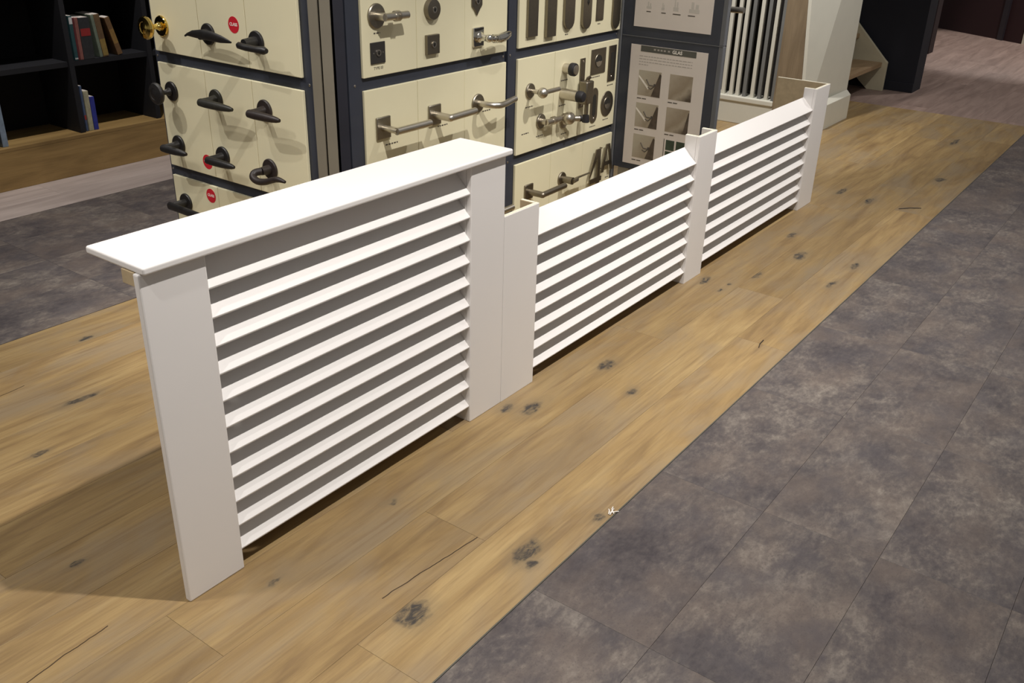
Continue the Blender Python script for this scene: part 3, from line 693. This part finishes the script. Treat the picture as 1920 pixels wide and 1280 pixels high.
MB().box(U(0.584), U(0.305), 0.826-cz, 0.8525-cz, 0.001, 0.0014).build('heading_band', BANNER, p2, local=True)
text_mesh('GLAS', 0.0210, 'heading', INKW, p2, (U(0.399), 0.8385-cz, 0.0016), 0.0002, bold=0.0005)
m = MB()
for x in (0.517, 0.499, 0.483, 0.467, 0.446): m.box(U(x), U(x-0.010), 0.836-cz, 0.843-cz, 0.0014, 0.0016)
m.build('heading_print', INKL, p2, local=True)
m = MB()
for k in range(4):
    u = U(0.588); end = U(0.32) if k < 3 else U(0.54); z = 0.806-cz-k*0.0125
    while u < end:
        l = random.uniform(0.008, 0.02); m.box(u, min(u+l, end), z-0.0016, z+0.0016, 0.001, 0.0012); u += l+0.004
m.build('body_text', INKL, p2, local=True)
for i, (y0, y1, z0, z1, kd) in enumerate(((.584, .467, .630, .744, 'c'), (.423, .309, .632, .744, 'b'), (.585, .468, .484, .596, 'c'), (.425, .309, .484, .596, 'm'), (.586, .471, .337, .449, 'c'), (.424, .309, .337, .450, 'w'))):
    a, b, c_, d_ = U(y0), U(y1), z0-cz, z1-cz; ww = b-a; hh = d_-c_
    ph = MB().box(a, b, c_, d_, 0.001, 0.0013).build('photograph', (PHB if kd in 'bm' else PAPER if kd == 'w' else PHC), p2, local=True)
    if kd == 'c':
        MB().prism([(a+ww*.60, c_), (b, c_), (b, d_-hh*.12), (a+ww*.93, d_-hh*.05)], 0.0013, 0.0014, 2).build('dark_area', INKB, ph, local=True)
        if i != 4: MB().prism([(a+.001, d_-hh*.28), (a+ww*.45, c_+hh*.26), (a+ww*.50, c_+hh*.34), (a+.001, d_-hh*.20)], 0.0013, 0.00145, 2).build('light_streak', INKW, ph, local=True)
        m = MB(); m.tube([(a+ww*.36, d_-hh*.34, .0016), (a+ww*.5, c_+hh*.45, .0016), (a+ww*.72, c_+hh*.44, .0016)], 0.0022, 6)
        m.tube([(a+ww*.45, c_+hh*.36, .0015), (a+ww*.58, c_+hh*.30, .0015), (a+ww*.72, c_+hh*.42, .0015)], 0.0022, 6)
        m.lathe([(0.0062, 0.0014), (0.0062, 0.0018)], 12, (a+ww*.74, c_+hh*.47, 0)).build('printed_handle', INK, ph, local=True)
    elif kd == 'm':
        MB().prism([(a+ww*.80, c_+hh*.1), (b, c_), (b, d_-hh*.12), (a+ww*.96, d_-hh*.10)], 0.0013, 0.0014, 2).build('dark_area', INKB, ph, local=True)
    elif kd == 'w':
        for q in ((.10, .48, .55, .97), (.56, .97, .55, .97), (.10, .48, .06, .50), (.56, .97, .06, .50)):
            MB().box(a+ww*q[0], a+ww*q[1], c_+hh*q[2], c_+hh*q[3], 0.0013, 0.0015).build('printed_pane', GREENP, ph, local=True)
        MB().box(a, a+ww*.03, c_, d_, 0.0013, 0.0015).build('printed_frame', INK, ph, local=True)
m = MB()
for y, z in ((.584, .616), (.423, .618), (.585, .470), (.425, .471), (.586, .324)):
    m.box(U(y), U(y-.022), z-cz-.0022, z-cz+.0022, 0.001, 0.0013); m.box(U(y-.026), U(y-.048), z-cz-.0022, z-cz+.0022, 0.001, 0.0013)
m.build('photo_captions', INK, p2, local=True)
p1 = thing('poster', 'poster with four faint line drawings and captions, above the other poster', 'poster', (2.9975, 0.442, 1.11), FL)
MB().box(-W2+0.004, W2, -0.178, 0.178, 0, 0.001).build('paper', PAPER, p1, local=True)
cz = 1.11; m = MB()
for y, l in ((.572, .022), (.497, .022), (.440, .038), (.366, .034)): m.box(U(y), U(y)+l, 1.0-cz-.002, 1.0-cz+.002, .001, .0013)
m.build('captions', INK, p1, local=True)
for y, l, h in ((.572, .024, .03), (.497, .014, .03), (.440, .026, .05), (.363, .05, .045)):
    m = MB()
    m.box(U(y), U(y)+l, 1.012-cz, 1.012-cz+h*.35, .001, .0012); m.box(U(y)+l*.2, U(y)+l*.45, 1.012-cz+h*.36, 1.012-cz+h, .001, .0012); m.box(U(y)+l*.6, U(y)+l*.9, 1.012-cz+h*.36, 1.012-cz+h*.8, .001, .0012)
    m.build('line_drawing', FAINT, p1, local=True)

# ================================================================== BOOKCASE
BKD = plain('near_black_bookcase_paint', (0.0048, 0.0050, 0.0080), 0.7, var=0.15)
bk = thing('bookcase', 'dark navy bookcase on a broad oak plinth behind the display tower', 'bookcase', (1.8, 3.5, 0))
MB().box(-1.1, 3.7, 3.31, 3.335, 0, 0.196).build('plinth', OAKP, bk, 0.001, label='oak plinth board')
MB().box(-1.1, 3.7, 3.3095, 3.66, 0.1965, 0.215).build('base_shelf', OAKP, bk, 0.001, label='oak base shelf')
for k in range(6):
    x = 1.806-0.475*3+0.475*k*1.0 if False else 1.806+0.475*(k-4)
    for kk in (0,): MB().box(x-0.014, x+0.014, 3.332, 3.655, 0.2155, 2.0).build('divider', BKD, bk)
for k in (2, 3): 
    x = 1.806+0.475*k; MB().box(x-0.014, x+0.014, 3.332, 3.655, 0.2155, 2.0).build('divider', BKD, bk)
for z in (0.566, 0.946, 1.326, 1.706):
    for k in range(-5, 4):
        x = 1.806+0.475*k
        MB().box(x+0.0145, x+0.4605, 3.345, 3.655, z, z+0.026).build('shelf', BKD, bk)
MB().box(-1.1, 3.7, 3.656, 3.68, 0, 2.0).build('back_panel', BKD, bk)
def book(x, z, wd, h, dp, mat, label, lean=0.0, band=None, y=3.345, pages=False, group='books on the bookcase'):
    root = thing('book', label, 'book', (x, y, z), None, group)
    root.rotation_euler = (0, lean, 0)
    MB().box(0, wd, 0.0, dp, 0, h).build('cover', mat, root, min(0.002, wd*0.2), local=True)
    MB().box(wd*0.12, wd*0.88, 0.004, dp-0.004, h-0.0001, h+0.0012).build('pages', PAPER, root, local=True)
    if band:
        for (f0, f1, bm) in band: MB().box(wd*0.06, wd*0.94, -0.0008, 0.0004, h*f0, h*f1).build('spine_label', bm, root, local=True)
    return root
def bc(n, c): return plain(n, c, 0.6, var=0.2, scale=40)
S2z = 0.5925
G = 'books on the upper visible shelf'
book(1.838, S2z, 0.020, 0.226, 0.15, bc('teal_cloth', (0.015, 0.055, 0.062)), 'teal hardback with a white mark at the spine head, leftmost of the upper row', band=((.82, .97, plain('white_mark', (.5, .5, .5))), (.03, .06, plain('white_mark', (.4, .4, .4)))), group=G)
book(1.859, S2z, 0.010, 0.215, 0.15, bc('maroon_cloth', (0.09, 0.012, 0.016)), 'thin dark red book between the teal and pink-brown ones', group=G)
book(1.870, S2z, 0.019, 0.215, 0.15, bc('pink_brown_cloth', (0.20, 0.075, 0.062)), 'dusty pink-brown hardback beside the wide black book', group=G)
book(1.891, S2z, 0.062, 0.212, 0.15, bc('black_cloth', (0.020, 0.021, 0.024)), 'wide black book with a red band across its spine', band=((.56, .74, plain('red_band', (.24, .02, .02))),), group=G)
book(1.985, S2z, 0.017, 0.222, 0.15, bc('pale_green_paper', (0.13, 0.16, 0.12)), 'thin pale green book leaning left against the black one', -0.10, group=G)
book(2.0035, S2z, 0.034, 0.222, 0.15, bc('brown_mottled', (0.11, 0.065, 0.03)), 'mottled brown and gold book, leaning, second from the right', -0.105, band=((.03, .42, bc('gold_spine', (.22, .15, .04))),), group=G)
book(2.092, S2z, 0.030, 0.205, 0.15, bc('tan_leather', (0.13, 0.07, 0.028)), 'tan leather-look book leaning furthest, rightmost of the upper row', -0.25, band=((.30, .68, bc('gold_leather', (.22, .13, .035))),), group=G)
G = 'books on the oak base shelf'
book(1.833, 0.2152, 0.012, 0.245, 0.15, bc('blue_grey_cloth', (0.06, 0.09, 0.17)), 'slim blue-grey book with a red foot, leftmost of three on the oak shelf', band=((.26, .36, plain('red_foot', (.3, .04, .03))),), group=G)
book(1.850, 0.2152, 0.028, 0.215, 0.15, bc('cream_cloth', (0.36, 0.34, 0.23)), 'cream book in the middle of three on the oak shelf', group=G)
book(1.881, 0.2152, 0.026, 0.180, 0.15, bc('royal_blue', (0.025, 0.035, 0.27)), 'short royal blue book, rightmost of three on the oak shelf', group=G)
book(1.368, 0.2152, 0.030, 0.235, 0.15, bc('pale_blue_cloth', (0.20, 0.26, 0.34)), 'pale blue book at the left edge of the oak shelf', 0.0, group=G)
book(1.398, S2z, 0.020, 0.205, 0.15, bc('lavender_cloth', (0.24, 0.24, 0.29)), 'lavender-grey book at the left edge of the upper row', -0.12, group='books on the upper visible shelf')
wb = struct(MB().box(-3, 7.4, 3.70, 3.78, 0, 3.2).build('wall_back', WALLB))

# ================================================================== FAR RIGHT: sample rack, cabinet, stairs, walls
rack = thing('display_rack', 'white based rack of upright white and grey sample slats behind the poster panel', 'rack', (5.5, 1.3, 0))
MB().box(5.42, 5.95, 0.842, 2.10, 0.0, 0.150).build('base', PALEW, rack, 0.004)
MB().box(5.41, 5.96, 0.842, 2.10, 0.1505, 0.19).build('base_rail', PALEW, rack, 0.008)
MB().box(5.56, 5.62, 0.842, 2.10, 0.19, 1.9).build('back_board', plain('dark_brown_board', (0.006, 0.004, 0.003), 0.8), rack)
GREYS = plain('grey_slat_paint', (0.20, 0.205, 0.20), 0.5)
for y, g in ((2.0, 0), (1.93, 0), (1.86, 1), (1.79, 0), (1.71, 0), (1.64, 0), (1.57, 1), (1.50, 0), (1.43, 0), (1.36, 0), (1.293, 0), (1.226, 0), (1.167, 0), (1.119, 0), (1.067, 1), (1.008, 0), (0.955, 1), (0.905, 0)):
    MB().box(5.43, 5.455, y-0.0125, y+0.0125, 0.1905, 1.9).build('sample_slat', GREYS if g else PALEW, rack, 0.001)
MB().box(5.40, 5.96, 0.842, 0.866, 0.0, 1.9).build('side_post', plain('pale_grey_edge', (0.24, 0.235, 0.21), 0.5), rack, 0.001) if False else MB().box(5.42, 5.96, 0.8425, 0.8635, 0.191, 1.9).build('side_post', GREYS, rack, 0.001)
cab = thing('display_cabinet', 'tall pale cabinet with a white side, grey oak front board and stepped plinth', 'cabinet', (5.8, 0.7, 0))
def hexa(b, t): return MB().add(list(b)+list(t), [(0, 3, 2, 1), (4, 5, 6, 7), (0, 1, 5, 4), (1, 2, 6, 5), (2, 3, 7, 6), (3, 0, 4, 7)])
YB, YT = 0.633, 0.785           # the joint between oak board and side panel leans back with height
hexa([(5.415, YB+.001, 0), (5.44, YB+.001, 0), (5.44, 0.841, 0), (5.415, 0.841, 0)], [(5.415, YT+.001, 1.9), (5.44, YT+.001, 1.9), (5.44, 0.841, 1.9), (5.415, 0.841, 1.9)]).build('front_board', OAKV, cab, label='grey-brown oak front board')
hexa([(5.4155, YB-.022, 0), (6.150, 0.575, 0), (6.150, 0.600, 0), (5.4155, YB, 0)], [(5.4155, YT-.022, 1.9), (6.150, 0.575, 1.9), (6.150, 0.600, 1.9), (5.4155, YT, 1.9)]).build('side_panel', PALEW, cab)
MB().box(5.45, 6.14, 0.79, 0.838, 0.0, 1.89).build('carcass', PALEW, cab)
MB().prism([(0.541, 0), (0.574, 0), (0.574, 0.205), (0.541, 0.172)], 5.62, 6.150, 0).build('plinth', PALEW, cab, 0.002)

st = thing('staircase', 'short open oak-tread stair with cream strings in front of the navy wall', 'staircase', (6.9, 1.0, 0))
poly = [(0.661, 0.0), (0.661, 0.233), (0.688, 0.256), (0.929, 0.493), (1.70, 1.262), (1.70, 0.90), (0.871, 0.066), (0.791, 0.0)]
MB().prism(poly, 7.40, 7.435, 0).build('string', CREAMW, st, 0.002)
MB().prism(poly, 6.26, 6.295, 0).build('string', CREAMW, st, 0.002)
for k in range(4):
    y = 0.70+0.225*k; z = 0.195+0.21*k
    MB().box(6.297, 7.398, y, y+0.235, z, z+0.036).build('tread', OAKT, st, 0.003)
struct(MB().box(7.50, 7.74, 0.440, 4.2, 0, 3.2).build('wall_right', WALLD))
b_ = struct(MB().box(7.488, 7.4995, 0.440, 4.2, 0, 0.075).build('baseboard_right', WALLD, bevel=0.002))
struct(MB().box(9.80, 9.98, 0.905, 4.2, 0, 3.2).build('wall_far', plain('maroon_pier', (0.02, 0.010, 0.012), 0.7)))
# far dark red wall runs at a slight slant
P0, P1 = Vector((12.75, 2.35)), Vector((11.40, 0.31)); dd = (P1-P0).normalized(); nn = Vector((dd.y, -dd.x))
q = [P0-dd*2.0, P1, P1-nn*0.15, P0-dd*2.0-nn*0.15]
struct(MB().prism([tuple(a) for a in q], 0, 3.2).build('wall_end', WALLR))
dr = thing('framed_panel', 'light-edged framed panel at the far right end of the dark red wall', 'panel', (11.43, 0.3, 0))
a = P1+dd*0.012; b = P1+dd*1.9
def slab(root, a, b, off, th, z0, z1, mat, name):
    a2 = a-nn*off; b2 = b-nn*off
    MB().prism([tuple(a2), tuple(b2), tuple(b2-nn*th), tuple(a2-nn*th)], z0, z1).build(name, mat, root)
slab(dr, a, a+dd*0.035, 0.0, 0.06, 0, 2.4, EDGE, 'light_edge')
slab(dr, a+dd*0.036, b, 0.01, 0.05, 0, 0.14, plain('pinkish_rail', (0.26, 0.19, 0.15)), 'lower_rail')
slab(dr, a+dd*0.036, b, 0.015, 0.04, 0.141, 2.4, plain('pinkish_panel', (0.30, 0.20, 0.17)), 'infill')
pl = MB(); pa = P1-dd*0.32+nn*0.03
pl.prism([tuple(pa), tuple(pa+dd*0.07), tuple(pa+dd*0.07-nn*0.028), tuple(pa-nn*0.028)], 0, 2.6)
tag(pl.build('door_post', plain('dark_plum_post', (0.035, 0.028, 0.036), 0.6)), 'narrow dark plum post against the far red wall', 'post')
